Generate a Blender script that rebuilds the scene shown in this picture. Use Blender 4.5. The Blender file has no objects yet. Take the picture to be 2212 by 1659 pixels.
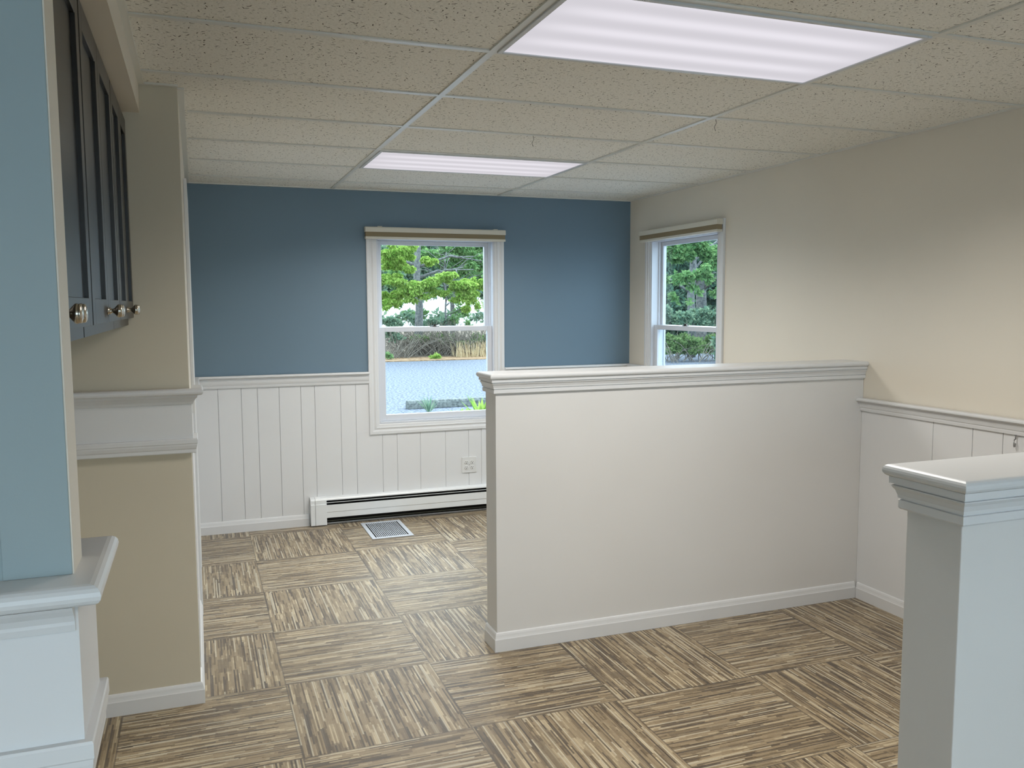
import bpy, bmesh, math, random
from mathutils import Vector, Matrix

# ------------------------------------------------------------------ camera
CZ, XR, YB, ZC = 1.5568, 3.251, 6.087, 2.3667
YAW, PIT, ROL, FPX = .3537, -.0928, -.0047, 1844.06
sc = bpy.context.scene
C = sc.collection
cam_d = bpy.data.cameras.new('camera')
cam = bpy.data.objects.new('camera', cam_d)
C.objects.link(cam)
cam_d.sensor_width = 36.0
cam_d.lens = FPX / 2212 * 36.0
cam_d.clip_start = .02
cam_d.clip_end = 400
fw = Vector((math.sin(YAW) * math.cos(PIT), math.cos(YAW) * math.cos(PIT), math.sin(PIT)))
rt = Vector((math.cos(YAW), -math.sin(YAW), 0))
up = rt.cross(fw)
rr = rt * math.cos(ROL) + up * math.sin(ROL)
uu = -rt * math.sin(ROL) + up * math.cos(ROL)
cam.matrix_world = Matrix(((rr.x, uu.x, -fw.x, 0), (rr.y, uu.y, -fw.y, 0), (rr.z, uu.z, -fw.z, CZ), (0, 0, 0, 1)))
sc.camera = cam

# ------------------------------------------------------------------ sky and light
w = bpy.data.worlds.new('sky')
sc.world = w
w.use_nodes = True
bg = w.node_tree.nodes['Background']
bg.inputs[0].default_value = (.69, .85, 1, 1)
bg.inputs[1].default_value = 3.9
sd = bpy.data.lights.new('sun', 'SUN')
sd.energy = 6.0
sd.angle = math.radians(50)
sd.color = (.93, .97, 1)
so = bpy.data.objects.new('sun', sd)
C.objects.link(so)
so.rotation_euler = Vector((.62, .62, .85)).to_track_quat('Z', 'Y').to_euler()
LAMP_W, LAMP_SPREAD, LAMP_COL = 26, 150, (1, .965, .91)
sc.view_settings.view_transform = 'Standard'
sc.view_settings.look = 'None'
sc.view_settings.gamma = 1
sc.view_settings.use_curve_mapping = False
sc.view_settings.exposure = 0.27


# ------------------------------------------------------------------ node helpers
def lin(c):
    return tuple(((v / 255) / 12.92 if v / 255 <= .04045 else ((v / 255 + .055) / 1.055) ** 2.4) for v in c) + (1,)


class NT:
    def __init__(s, name):
        s.m = bpy.data.materials.new(name)
        s.m.use_nodes = True
        s.t = s.m.node_tree
        s.b = s.t.nodes['Principled BSDF']
        s.out = s.t.nodes['Material Output']

    def n(s, typ, **kw):
        nd = s.t.nodes.new(typ)
        ins = kw.pop('ins', {})
        for k, v in kw.items():
            setattr(nd, k, v)
        for k, v in ins.items():
            if isinstance(v, bpy.types.NodeSocket):
                s.t.links.new(v, nd.inputs[k])
            else:
                nd.inputs[k].default_value = v
        return nd

    def math(s, op, a, b=None, c=None, clamp=False):
        nd = s.t.nodes.new('ShaderNodeMath')
        nd.operation = op
        nd.use_clamp = clamp
        for i, v in enumerate((a, b, c)):
            if v is None:
                continue
            if isinstance(v, bpy.types.NodeSocket):
                s.t.links.new(v, nd.inputs[i])
            else:
                nd.inputs[i].default_value = v
        return nd.outputs[0]

    def mix(s, f, a, b, blend='MIX'):
        nd = s.t.nodes.new('ShaderNodeMix')
        nd.data_type = 'RGBA'
        nd.blend_type = blend
        for k, v in ((0, f), (6, a), (7, b)):
            if isinstance(v, bpy.types.NodeSocket):
                s.t.links.new(v, nd.inputs[k])
            else:
                nd.inputs[k].default_value = v
        return nd.outputs[2]

    def ramp(s, f, stops, interp='LINEAR'):
        nd = s.t.nodes.new('ShaderNodeValToRGB')
        cr = nd.color_ramp
        cr.interpolation = interp
        while len(cr.elements) < len(stops):
            cr.elements.new(.5)
        for e, (p, c) in zip(cr.elements, stops):
            e.position = p
            e.color = c if len(c) == 4 else tuple(c) + (1,)
        s.t.links.new(f, nd.inputs[0])
        return nd.outputs[0]

    def link(s, a, b):
        s.t.links.new(a, b)


def paint(name, col, rough=.55, bump=.05, scale=260, vary=.03, spec=.35):
    k = NT(name)
    geo = k.n('ShaderNodeNewGeometry').outputs['Position']
    n1 = k.n('ShaderNodeTexNoise', ins={'Vector': geo, 'Scale': 1.3, 'Detail': 3})
    c = lin(col)
    lo = tuple(v * (1 - vary) for v in c[:3]) + (1,)
    hi = tuple(min(1, v * (1 + vary)) for v in c[:3]) + (1,)
    k.link(k.ramp(n1.outputs[0], [(.3, lo), (.7, hi)]), k.b.inputs['Base Color'])
    k.b.inputs['Roughness'].default_value = rough
    k.b.inputs['Specular IOR Level'].default_value = spec
    if bump:
        n2 = k.n('ShaderNodeTexNoise', ins={'Vector': geo, 'Scale': scale, 'Detail': 2})
        bp = k.n('ShaderNodeBump', ins={'Strength': bump, 'Distance': .002, 'Height': n2.outputs[0]})
        k.link(bp.outputs[0], k.b.inputs['Normal'])
    return k.m


def plain(name, col, rough=.5, metal=0., spec=.4):
    k = NT(name)
    k.b.inputs['Base Color'].default_value = lin(col)
    k.b.inputs['Roughness'].default_value = rough
    k.b.inputs['Metallic'].default_value = metal
    k.b.inputs['Specular IOR Level'].default_value = spec
    return k.m


def carpet_mat():
    k = NT('carpet_tiles')
    T, FX, FY = .6096, .2939, 4.7217
    pos = k.n('ShaderNodeNewGeometry').outputs['Position']
    sp = k.n('ShaderNodeSeparateXYZ', ins={0: pos})
    tx = k.math('DIVIDE', k.math('SUBTRACT', sp.outputs[0], FX), T)
    ty = k.math('DIVIDE', k.math('SUBTRACT', sp.outputs[1], FY), T)
    ix, iy = k.math('FLOOR', tx), k.math('FLOOR', ty)
    fx, fy = k.math('FRACT', tx), k.math('FRACT', ty)
    odd = k.math('PINGPONG', k.math('ADD', ix, iy), 1)      # 1 : stripes run along y
    odd = k.math('ROUND', odd)
    ev = k.math('SUBTRACT', 1, odd)
    a = k.math('ADD', k.math('MULTIPLY', odd, fy), k.math('MULTIPLY', ev, fx))   # along
    b = k.math('ADD', k.math('MULTIPLY', odd, fx), k.math('MULTIPLY', ev, fy))   # across
    tid = k.math('ADD', k.math('MULTIPLY', ix, 7.31), k.math('MULTIPLY', iy, 13.77))

    def rnd(x, y, z):
        v = k.n('ShaderNodeCombineXYZ', ins={0: x, 1: y, 2: z}).outputs[0]
        return k.n('ShaderNodeTexWhiteNoise', noise_dimensions='3D', ins={'Vector': v}).outputs['Value']

    def streak(nrow, nseg, seed):
        r = k.math('FLOOR', k.math('MULTIPLY', b, nrow))
        off = rnd(r, tid, seed)
        sg = k.math('FLOOR', k.math('ADD', k.math('MULTIPLY', a, nseg), k.math('MULTIPLY', off, 9)))
        return rnd(k.math('ADD', r, k.math('MULTIPLY', sg, 91.7)), tid, seed + 3.3)
    base = streak(22, 3.1, 1.1)            # broad blocks, 36 mm wide
    mid = streak(48, 4.6, 5.7)             # 12 mm yarn bands
    fine = streak(96, 3.4, 9.1)           # 6 mm yarn rows
    fin2 = streak(96, 9, 14.3)
    v = k.math('ADD', k.math('MULTIPLY', base, .14), k.math('MULTIPLY', mid, .24))
    v = k.math('ADD', v, k.math('MULTIPLY', fine, .42))
    v = k.math('ADD', v, k.math('MULTIPLY', fin2, .20))
    col = k.ramp(v, [(.20, lin((84, 67, 42))), (.33, lin((110, 92, 62))), (.43, lin((136, 117, 86))),
                     (.64, lin((150, 132, 101))), (.78, lin((184, 168, 136)))])
    blk = k.math('GREATER_THAN', streak(26, 4.2, 47.1), .84)
    col = k.mix(k.math('MULTIPLY', blk, .45), col, lin((74, 58, 36)))
    # dark single rows
    dk = streak(96, 2.6, 21.9)
    dark = k.math('GREATER_THAN', dk, .85)
    col = k.mix(k.math('MULTIPLY', dark, .8), col, lin((58, 44, 28)))
    lt = k.math('GREATER_THAN', streak(96, 1.7, 33.9), .90)
    col = k.mix(k.math('MULTIPLY', lt, .7), col, lin((192, 182, 158)))
    # groove between yarn rows
    fr = k.math('FRACT', k.math('MULTIPLY', b, 96))
    gr = k.math('LESS_THAN', fr, .16)
    col = k.mix(k.math('MULTIPLY', gr, .30), col, lin((60, 50, 38)))
    # seams between tiles
    e = k.math('MINIMUM', k.math('MINIMUM', fx, k.math('SUBTRACT', 1, fx)), k.math('MINIMUM', fy, k.math('SUBTRACT', 1, fy)))
    seam = k.math('LESS_THAN', e, .0045)
    col = k.mix(k.math('MULTIPLY', seam, .55), col, lin((56, 46, 34)))
    nz = k.n('ShaderNodeTexNoise', ins={'Vector': pos, 'Scale': 420, 'Detail': 2})
    col = k.mix(.35, col, k.ramp(nz.outputs[0], [(.3, (.35, .35, .35)), (.7, (.75, .75, .75))]), 'OVERLAY')
    k.link(col, k.b.inputs['Base Color'])
    k.b.inputs['Roughness'].default_value = .46
    k.b.inputs['Specular IOR Level'].default_value = .7
    k.b.inputs['Sheen Weight'].default_value = .3
    k.b.inputs['Sheen Roughness'].default_value = .4
    hgt = k.math('ADD', k.math('MULTIPLY', nz.outputs[0], .8), k.math('MULTIPLY', k.math('SUBTRACT', 1, gr), .6))
    hgt = k.math('SUBTRACT', hgt, k.math('MULTIPLY', seam, 1.5))
    bp = k.n('ShaderNodeBump', ins={'Strength': .6, 'Distance': .002, 'Height': hgt})
    k.link(bp.outputs[0], k.b.inputs['Normal'])
    return k.m


def ceiling_mat():
    k = NT('fissured_ceiling_tile')
    pos = k.n('ShaderNodeNewGeometry').outputs['Position']
    nz = k.n('ShaderNodeTexNoise', ins={'Vector': pos, 'Scale': 45, 'Detail': 1})
    wv = k.n('ShaderNodeVectorMath', operation='SCALE', ins={0: k.n('ShaderNodeVectorMath', operation='SUBTRACT', ins={0: nz.outputs['Color'], 1: (.5, .5, .5)}).outputs[0], 'Scale': .012}).outputs[0]
    wp = k.n('ShaderNodeVectorMath', operation='ADD', ins={0: pos, 1: wv}).outputs[0]
    flat = k.n('ShaderNodeVectorMath', operation='MULTIPLY', ins={0: wp, 1: (1, 1, 0)}).outputs[0]

    def dashes(scale, stretch, rad, thr):
        vo = k.n('ShaderNodeTexVoronoi', voronoi_dimensions='2D', feature='F1', ins={'Vector': flat, 'Scale': scale, 'Randomness': 1.0})
        c = k.n('ShaderNodeSeparateColor', ins={0: vo.outputs['Color']})
        d = k.n('ShaderNodeVectorMath', operation='SUBTRACT', ins={0: flat, 1: vo.outputs['Position']}).outputs[0]
        ang = k.math('MULTIPLY', c.outputs[0], 3.0)
        ro = k.n('ShaderNodeVectorRotate', rotation_type='Z_AXIS', ins={'Vector': d, 'Angle': ang})
        s2 = k.n('ShaderNodeVectorMath', operation='MULTIPLY', ins={0: ro.outputs[0], 1: (1, stretch, 0)}).outputs[0]
        ln = k.n('ShaderNodeVectorMath', operation='LENGTH', ins={0: s2}).outputs['Value']
        r = k.math('MULTIPLY', k.math('ADD', k.math('MULTIPLY', c.outputs[1], .8), .35), rad)
        hit = k.math('LESS_THAN', ln, r)
        return k.math('MULTIPLY', hit, k.math('GREATER_THAN', c.outputs[2], thr))
    d1 = dashes(44, 4.5, .0078, .48)
    d2 = dashes(62, 2.2, .0026, .35)
    m = k.math('MAXIMUM', d1, k.math('MULTIPLY', d2, .8))
    n3 = k.n('ShaderNodeTexNoise', ins={'Vector': pos, 'Scale': 120, 'Detail': 3})
    base = k.ramp(n3.outputs[0], [(.35, lin((224, 222, 213))), (.65, lin((238, 236, 228)))])
    col = k.mix(k.math('MULTIPLY', m, .88), base, lin((70, 63, 50)))
    k.link(col, k.b.inputs['Base Color'])
    k.b.inputs['Roughness'].default_value = .9
    k.b.inputs['Specular IOR Level'].default_value = .1
    h = k.math('SUBTRACT', k.math('MULTIPLY', n3.outputs[0], .3), m)
    bp = k.n('ShaderNodeBump', ins={'Strength': .4, 'Distance': .002, 'Height': h})
    k.link(bp.outputs[0], k.b.inputs['Normal'])
    return k.m


def lens_mat():
    k = NT('prismatic_lens')
    tc = k.n('ShaderNodeTexCoord').outputs['Object']
    sp = k.n('ShaderNodeSeparateXYZ', ins={0: tc})
    # four tubes behind the lens : y from -.29 to .29
    y = sp.outputs[1]
    tubes = k.math('COSINE', k.math('MULTIPLY', y, 2 * math.pi / .145))
    tubes = k.math('MULTIPLY_ADD', tubes, .5, .5)
    tubes = k.math('POWER', tubes, 1.3)
    ex = k.math('SUBTRACT', 1, k.math('POWER', k.math('ABSOLUTE', k.math('DIVIDE', sp.outputs[0], .60)), 6))
    # prisms
    px = k.math('SINE', k.math('MULTIPLY', k.math('ADD', sp.outputs[0], y), 2 * math.pi / .011))
    py = k.math('SINE', k.math('MULTIPLY', k.math('SUBTRACT', sp.outputs[0], y), 2 * math.pi / .011))
    pr = k.math('MULTIPLY', k.math('MULTIPLY', px, py), .06)
    s_ = k.math('MULTIPLY_ADD', k.math('MULTIPLY', tubes, ex), .14, .565)
    s_ = k.math('ADD', s_, pr)
    em = k.n('ShaderNodeEmission', ins={'Color': (.965, .93, 1, 1), 'Strength': s_})
    k.link(em.outputs[0], k.out.inputs[0])
    return k.m


def leaf_mat(name, c1, c2, transl=.35):
    k = NT(name)
    isl = k.n('ShaderNodeNewGeometry').outputs['Random Per Island']
    col = k.ramp(isl, [(0, lin(c1)), (1, lin(c2))])
    df = k.n('ShaderNodeBsdfDiffuse', ins={'Color': col})
    tr = k.n('ShaderNodeBsdfTranslucent', ins={'Color': col})
    mx = k.n('ShaderNodeMixShader', ins={0: transl, 1: df.outputs[0], 2: tr.outputs[0]})
    k.link(mx.outputs[0], k.out.inputs[0])
    return k.m


def noise_mat(name, c1, c2, scale, rough=.9, detail=6, lo=.35, hi=.65, bump=.3, dist=.01):
    k = NT(name)
    pos = k.n('ShaderNodeNewGeometry').outputs['Position']
    nz = k.n('ShaderNodeTexNoise', ins={'Vector': pos, 'Scale': scale, 'Detail': detail})
    k.link(k.ramp(nz.outputs[0], [(lo, lin(c1)), (hi, lin(c2))]), k.b.inputs['Base Color'])
    k.b.inputs['Roughness'].default_value = rough
    k.b.inputs['Specular IOR Level'].default_value = .2
    bp = k.n('ShaderNodeBump', ins={'Strength': bump, 'Distance': dist, 'Height': nz.outputs[0]})
    k.link(bp.outputs[0], k.b.inputs['Normal'])
    return k.m


def glass_mat():
    k = NT('window_glass')
    tr = k.n('ShaderNodeBsdfTransparent', ins={'Color': (.93, .97, .97, 1)})
    gl = k.n('ShaderNodeBsdfGlossy', ins={'Color': (1, 1, 1, 1), 'Roughness': .02})
    fr = k.n('ShaderNodeFresnel', ins={'IOR': 1.45})
    front = k.math('SUBTRACT', 1, k.n('ShaderNodeNewGeometry').outputs['Backfacing'])
    mx = k.n('ShaderNodeMixShader', ins={0: k.math('MULTIPLY', fr.outputs[0], front), 1: tr.outputs[0], 2: gl.outputs[0]})
    k.link(mx.outputs[0], k.out.inputs[0])
    return k.m


M = dict(
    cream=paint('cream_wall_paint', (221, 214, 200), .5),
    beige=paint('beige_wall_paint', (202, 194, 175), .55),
    halfw=paint('white_wall_paint', (217, 216, 214), .5),
    blue=paint('slate_blue_wall_paint', (108, 130, 146), .5),
    blue2=paint('pale_blue_wall_paint', (150, 165, 168), .5),
    white=paint('white_trim_paint', (216, 217, 218), .35, bump=.02, vary=.01, spec=.5),
    board=paint('white_board_paint', (218, 219, 220), .4, bump=.03, vary=.015),
    grid=plain('ceiling_grid_metal', (216, 216, 209), .3, 0, .5),
    vinyl=plain('window_vinyl', (208, 212, 219), .35),
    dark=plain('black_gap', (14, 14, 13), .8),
    heater=plain('heater_enamel', (226, 229, 230), .3),
    fin=plain('heater_fin_metal', (70, 72, 64), .5, .6),
    cab=paint('dark_brown_grey_cabinet_paint', (30, 27, 22), .33, bump=.02, spec=.7),
    nickel=plain('brushed_nickel', (190, 182, 168), .22, 1.0),
    steel=plain('dull_steel', (150, 150, 150), .35, .9),
    tan=paint('tan_pleated_fabric', (150, 136, 108), .8, vary=.05),
    shade=plain('cream_shade_rail', (214, 210, 196), .4),
    plate=plain('outlet_plastic', (216, 217, 216), .35),
    frame=plain('fixture_frame_enamel', (205, 208, 210), .35),
    register=plain('register_enamel', (196, 203, 212), .35),
    lock=plain('dark_bronze', (52, 48, 42), .4, .5),
    carpet=carpet_mat(), ceil=ceiling_mat(), lens=lens_mat(), glass=glass_mat(),
)


# ------------------------------------------------------------------ mesh helpers
def obj(name, bm, mat, parent=None, smooth=False, bevel=0, loc=None):
    me = bpy.data.meshes.new(name)
    bmesh.ops.recalc_face_normals(bm, faces=bm.faces)
    bm.to_mesh(me)
    bm.free()
    me.materials.append(mat)
    if smooth:
        for p in me.polygons:
            p.use_smooth = True
    o = bpy.data.objects.new(name, me)
    C.objects.link(o)
    if parent:
        o.parent = parent
    if loc:
        o.location = loc
    if bevel:
        md = o.modifiers.new('bevel', 'BEVEL')
        md.width = bevel
        md.segments = 2
        md.limit_method = 'ANGLE'
    return o


def box(bm, x0, x1, y0, y1, z0, z1):
    vs = [bm.verts.new((x, y, z)) for x in (x0, x1) for y in (y0, y1) for z in (z0, z1)]
    for f in ((0, 1, 3, 2), (4, 6, 7, 5), (0, 4, 5, 1), (2, 3, 7, 6), (0, 2, 6, 4), (1, 5, 7, 3)):
        bm.faces.new([vs[i] for i in f])


def boxes(*bs):
    bm = bmesh.new()
    for b in bs:
        box(bm, *b)
    return bm


def sweep(path, prof, bm=None, closed=False):
    """profile points (offset to the right of travel, z) swept along a 2d path with mitred corners"""
    bm = bm or bmesh.new()
    n = len(path)
    P = [Vector(p) for p in path]
    rings = []
    for i in range(n):
        if closed:
            d0 = (P[i] - P[i - 1]).normalized()
            d1 = (P[(i + 1) % n] - P[i]).normalized()
        else:
            d0 = (P[i] - P[i - 1]).normalized() if i else (P[1] - P[0]).normalized()
            d1 = (P[i + 1] - P[i]).normalized() if i < n - 1 else d0
        n0, n1 = Vector((d0.y, -d0.x)), Vector((d1.y, -d1.x))
        m = (n0 + n1)
        m = m / m.dot(n0)
        rings.append([bm.verts.new((P[i].x + m.x * o, P[i].y + m.y * o, z)) for o, z in prof])
    k = len(prof)
    for i in range(n if closed else n - 1):
        a, b = rings[i], rings[(i + 1) % n]
        for j in range(k):
            bm.faces.new((a[j], a[(j + 1) % k], b[(j + 1) % k], b[j]))
    if not closed:
        bm.faces.new(rings[0])
        bm.faces.new(rings[-1][::-1])
    return bm


def arc(cx, cz, r, a0, a1, n=6):
    return [(cx + r * math.cos(math.radians(a0 + (a1 - a0) * i / n)), cz + r * math.sin(math.radians(a0 + (a1 - a0) * i / n))) for i in range(n + 1)]


def lathe(prof, axis='z', seg=20, bm=None, org=(0, 0, 0)):
    bm = bm or bmesh.new()
    rings = []
    for r, h in prof:
        ring = []
        for i in range(seg):
            t = 2 * math.pi * i / seg
            a, b = r * math.cos(t), r * math.sin(t)
            p = (a, b, h) if axis == 'z' else ((h, a, b) if axis == 'x' else (a, h, b))
            ring.append(bm.verts.new((p[0] + org[0], p[1] + org[1], p[2] + org[2])))
        rings.append(ring)
    for a, b in zip(rings, rings[1:]):
        for i in range(seg):
            bm.faces.new((a[i], a[(i + 1) % seg], b[(i + 1) % seg], b[i]))
    bm.faces.new(rings[0])
    bm.faces.new(rings[-1][::-1])
    return bm


def tube(pts, r, bm=None, seg=8):
    bm = bm or bmesh.new()
    P = [Vector(p) for p in pts]
    rs = r if isinstance(r, (list, tuple)) else [r] * len(P)
    rings = []
    for i, p in enumerate(P):
        d = (P[min(i + 1, len(P) - 1)] - P[max(i - 1, 0)]).normalized()
        a = d.cross(Vector((.3, .5, .81))).normalized()
        b = d.cross(a)
        rings.append([bm.verts.new(p + (a * math.cos(2 * math.pi * j / seg) + b * math.sin(2 * math.pi * j / seg)) * rs[i]) for j in range(seg)])
    for a, b in zip(rings, rings[1:]):
        for j in range(seg):
            bm.faces.new((a[j], a[(j + 1) % seg], b[(j + 1) % seg], b[j]))
    bm.faces.new(rings[0])
    bm.faces.new(rings[-1][::-1])
    return bm


def S(o):
    o['kind'] = 'structure'
    return o


def tag(o, label, cat, group=None, kind=None):
    o['label'] = label
    o['category'] = cat
    if group:
        o['group'] = group
    if kind:
        o['kind'] = kind
    return o


def empty(name, loc=(0, 0, 0), rz=0):
    o = bpy.data.objects.new(name, None)
    C.objects.link(o)
    o.location = loc
    o.rotation_euler = (0, 0, rz)
    return o


def copy_tree(o, parent=None):
    c = o.copy()
    C.objects.link(c)
    c.parent = parent
    for ch in list(o.children):
        copy_tree(ch, c)
    return c


# ------------------------------------------------------------------ profiles
RAIL = lambda z0, z1: [(0, z0), (.010, z0), (.012, z0 + .012), (.012, z0 + .018), (.015, z0 + .020), (.019, z0 + .032), (.021, z0 + .045),
                       (.021, z1 - .022), (.023, z1 - .020), (.036, z1 - .017), (.041, z1 - .012), (.041, z1 - .006), (.036, z1), (0, z1)]
BASE = lambda h: [(0, 0), (.014, 0), (.014, h - .030), (.012, h - .026), (.010, h - .018), (.0085, h - .010), (.006, h - .003), (.002, h), (0, h)]
# crown under a ledge cap, z relative to the top of the cap
CROWN = lambda t: [(0, t - .088), (.009, t - .088), (.0115, t - .085), (.0115, t - .070), (.008, t - .069), (.008, t - .067), (.0125, t - .066), (.013, t - .060), (.0165, t - .050),
                   (.0215, t - .043), (.0215, t - .041), (.0175, t - .040), (.0175, t - .038), (.0245, t - .037), (.0245, t - .024), (0, t - .024)]
NOSE = lambda t: [(-.03, t - .024), (.030, t - .024)] + arc(.030, t - .012, .012, -90, 90, 8)[1:-1] + [(.030, t), (-.03, t)]


# ------------------------------------------------------------------ room shell
REAR = -2.6
S(obj('floor', boxes((-4, XR + .16, REAR - .16, YB + .15, -.12, 0)), M['carpet']))
ceiling = S(obj('ceiling', boxes((-4, XR + .16, REAR - .16, YB + .15, ZC, ZC + .03)), M['ceil']))

L1, L2 = .9213, 2.1404
ROWS = [2.6646 + .6096 * j for j in range(-8, 6)]
bm = bmesh.new()
TW = .012
for x in (L1 - 1.2192 * 1, L1, L2):
    if x < -.17:
        box(bm, x - TW, x + TW, REAR, 1.0, ZC - .006, ZC - .0002)
    else:
        box(bm, x - TW, x + TW, REAR, YB - .02, ZC - .006, ZC - .0002)
for y in ROWS:
    for xa, xb in ((-.145 if y < 3.4 else .0, L1 - TW), (L1 + TW, L2 - TW), (L2 + TW, XR - .02)):
        box(bm, xa, xb, y - TW, y + TW, ZC - .0055, ZC - .0004)
grid = S(obj('trim_1', bm, M['grid']))
# wall angles around the ceiling
bm = boxes((-.03, XR - .02, YB - .022, YB - .0005, ZC - .007, ZC + .001), (XR - .022, XR - .0005, REAR, YB - .001, ZC - .007, ZC + .001),
           (-.0345, -.010, 3.49, YB - .022, ZC - .007, ZC + .001), (-.165, -.145, 1.2, 3.44, ZC - .007, ZC + .001),
           (-.165, -.03, 3.445, 3.4665, ZC - .007, ZC + .001))
S(obj('trim_2', bm, M['grid']))


def wall_hole(x0, x1, y0, y1, z0, z1, axis, h0, h1, hz0, hz1):
    """slab with one rectangular opening; axis = the long direction"""
    if axis == 'x':
        return boxes((x0, h0, y0, y1, z0, z1), (h1, x1, y0, y1, z0, z1), (h0, h1, y0, y1, z0, hz0), (h0, h1, y0, y1, hz1, z1))
    return boxes((x0, x1, y0, h0, z0, z1), (x0, x1, h1, y1, z0, z1), (x0, x1, h0, h1, z0, hz0), (x0, x1, h0, h1, hz1, z1))


W1X, W2Y, WW = 1.148, 5.818, 1.034        # casing origin and outer width of the two windows
IN0, IN1, WZ0, WZ1 = .072, .962, .700, 2.035   # rough opening inside the casing
wall_back = S(obj('wall_back', wall_hole(-.2, XR + .118, YB, YB + .118, 0, ZC, 'x', W1X + IN0, W1X + IN1, WZ0, WZ1), M['blue']))
wall_right = S(obj('wall_right', wall_hole(XR, XR + .118, REAR, YB, 0, ZC, 'y', W2Y - IN1, W2Y - IN0, WZ0, WZ1), M['cream']))
# left wall of the far room with the door in it
DY0, DY1, DZ = 4.56, 5.32, 2.09
XL = -.033
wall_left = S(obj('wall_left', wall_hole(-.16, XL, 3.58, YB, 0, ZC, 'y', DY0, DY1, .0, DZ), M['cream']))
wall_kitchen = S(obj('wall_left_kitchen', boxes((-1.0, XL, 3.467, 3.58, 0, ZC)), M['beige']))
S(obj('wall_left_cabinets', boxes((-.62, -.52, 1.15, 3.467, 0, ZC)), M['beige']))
soffit = S(obj('trim_3', boxes((-.52, -.165, 1.15, 3.467, 2.260, ZC - .0005)), M['cream']))

# wainscot boards of the far wall
gx = [-.03, .122, .273, .379, .523, .67, .765, .945, 1.052, 1.24, 1.348, 1.521, 1.713, 1.894, 1.995, 2.14, 2.29, 2.42, 2.56, 2.68, 2.83, 3.0, 3.12, XR]
bm = bmesh.new()
G = .0016
for a, b in zip(gx, gx[1:]):
    a, b = a + G, b - G
    lo, hi = W1X + .01, W1X + WW - .01
    parts = []
    if b <= lo or a >= hi:
        parts.append((a, b, .0, 1.06))
    else:
        parts.append((a, b, .0, .64))
        if a < lo:
            parts.append((a, lo, .64, 1.06))
        if b > hi:
            parts.append((hi, b, .64, 1.06))
    for p in parts:
        box(bm, p[0], p[1], YB - .008, YB - .002, p[2], p[3])
box(bm, -.03, W1X + .01, YB - .003, YB - .0002, 0, 1.06)
box(bm, W1X + .01, W1X + WW - .01, YB - .003, YB - .0002, 0, .64)
box(bm, W1X + WW - .01, XR, YB - .003, YB - .0002, 0, 1.06)
obj('wainscot', bm, M['board'], wall_back, bevel=.001)
# chair rail of the far wall, on both sides of the window
bm = sweep([(W1X, YB - .008), (-.03, YB - .008)][::-1], [(o, z) for o, z in RAIL(1.0, 1.083)])
bm = sweep([(W1X + WW, YB - .008), (XR, YB - .008)], RAIL(1.0, 1.083), bm)
S(obj('trim_4', bm, M['white']))
S(obj('baseboard_back', sweep([(-.03, YB - .008), (.705, YB - .008)], BASE(.084)), M['white']))

# right wall: smooth white wainscot with boards near the camera, rail, base
bm = bmesh.new()
gy = [-2.59, -2.4, -2.2, -2.05, -1.85, -1.7, -1.5, -1.35, -1.2, -1.0, -.85, -.65, -.5, -.3, -.2, 0, .15, .3, .5, .6, .8, .9, 1.1, 1.2, 1.42, 1.53, 1.7, 1.85, 1.96, 2.11, 2.2, 2.36, 2.47, 2.681, 2.834, 3.053, 3.516]
for a, b in zip(gy, gy[1:]):
    box(bm, XR - .008, XR - .002, a + G, b - G if b < 3.5 else b, 0, 1.04)
box(bm, XR - .003, XR - .0002, REAR, 3.516, 0, 1.04)
box(bm, XR - .008, XR - .0002, 3.655, YB - .009, 0, .64)
box(bm, XR - .008, XR - .0002, 3.655, W2Y - WW + .01, .64, 1.04)
obj('wainscot', bm, M['board'], wall_right, bevel=.001)
bm = sweep([(XR - .008, 3.516), (XR - .008, REAR)], RAIL(.998, 1.066))
S(obj('trim_5', bm, M['white']))
S(obj('trim_6', sweep([(XR - .008, YB - .05), (XR - .008, W2Y)], RAIL(1.0, 1.083)), M['white']))
S(obj('trim_7', sweep([(XR - .008, W2Y - WW), (XR - .008, 3.655)], RAIL(1.0, 1.083)), M['white']))
S(obj('baseboard_right', sweep([(XR - .008, 3.503), (XR - .008, REAR)], BASE(.084)), M['white']))

# ------------------------------------------------------------------ half wall in the middle
HX, HY0, HY1, HT = 1.221, 3.517, 3.654, 1.255
wall_middle = S(obj('wall_middle', boxes((HX, XR - .0005, HY0, HY1, 0, HT - .024)), M['halfw'], bevel=.002))
bm = sweep([(XR - .001, HY1), (HX, HY1), (HX, HY0), (XR - .001, HY0)], CROWN(HT))
obj('crown_molding', bm, M['white'], wall_middle)


def ledge(x0, x1, y0, y1, t, ends, mat=None):
    """flat cap board with a rounded nosing on the listed sides; returns bmesh"""
    bm = bmesh.new()
    ov = .034
    e = ov - .012
    xa = x0 - (ov if 'W' in ends else 0)
    xb = x1 + (ov if 'E' in ends else 0)
    ya = y0 - (ov if 'S' in ends else 0)
    yb = y1 + (ov if 'N' in ends else 0)
    rings = []
    for k in range(9):
        a = -90 + 180 * k / 8
        d = .012 * (1 - math.cos(math.radians(a)))
        z = t - .012 + .012 * math.sin(math.radians(a))
        rings.append([bm.verts.new(p + (z,)) for p in ((xa + (d if 'W' in ends else 0), ya + (d if 'S' in ends else 0)), (xb - (d if 'E' in ends else 0), ya + (d if 'S' in ends else 0)),
                                                       (xb - (d if 'E' in ends else 0), yb - (d if 'N' in ends else 0)), (xa + (d if 'W' in ends else 0), yb - (d if 'N' in ends else 0)))])
    for a, b in zip(rings, rings[1:]):
        for i in range(4):
            bm.faces.new((a[i], a[(i + 1) % 4], b[(i + 1) % 4], b[i]))
    bm.faces.new(rings[0])
    bm.faces.new(rings[-1])
    return bm


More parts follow.
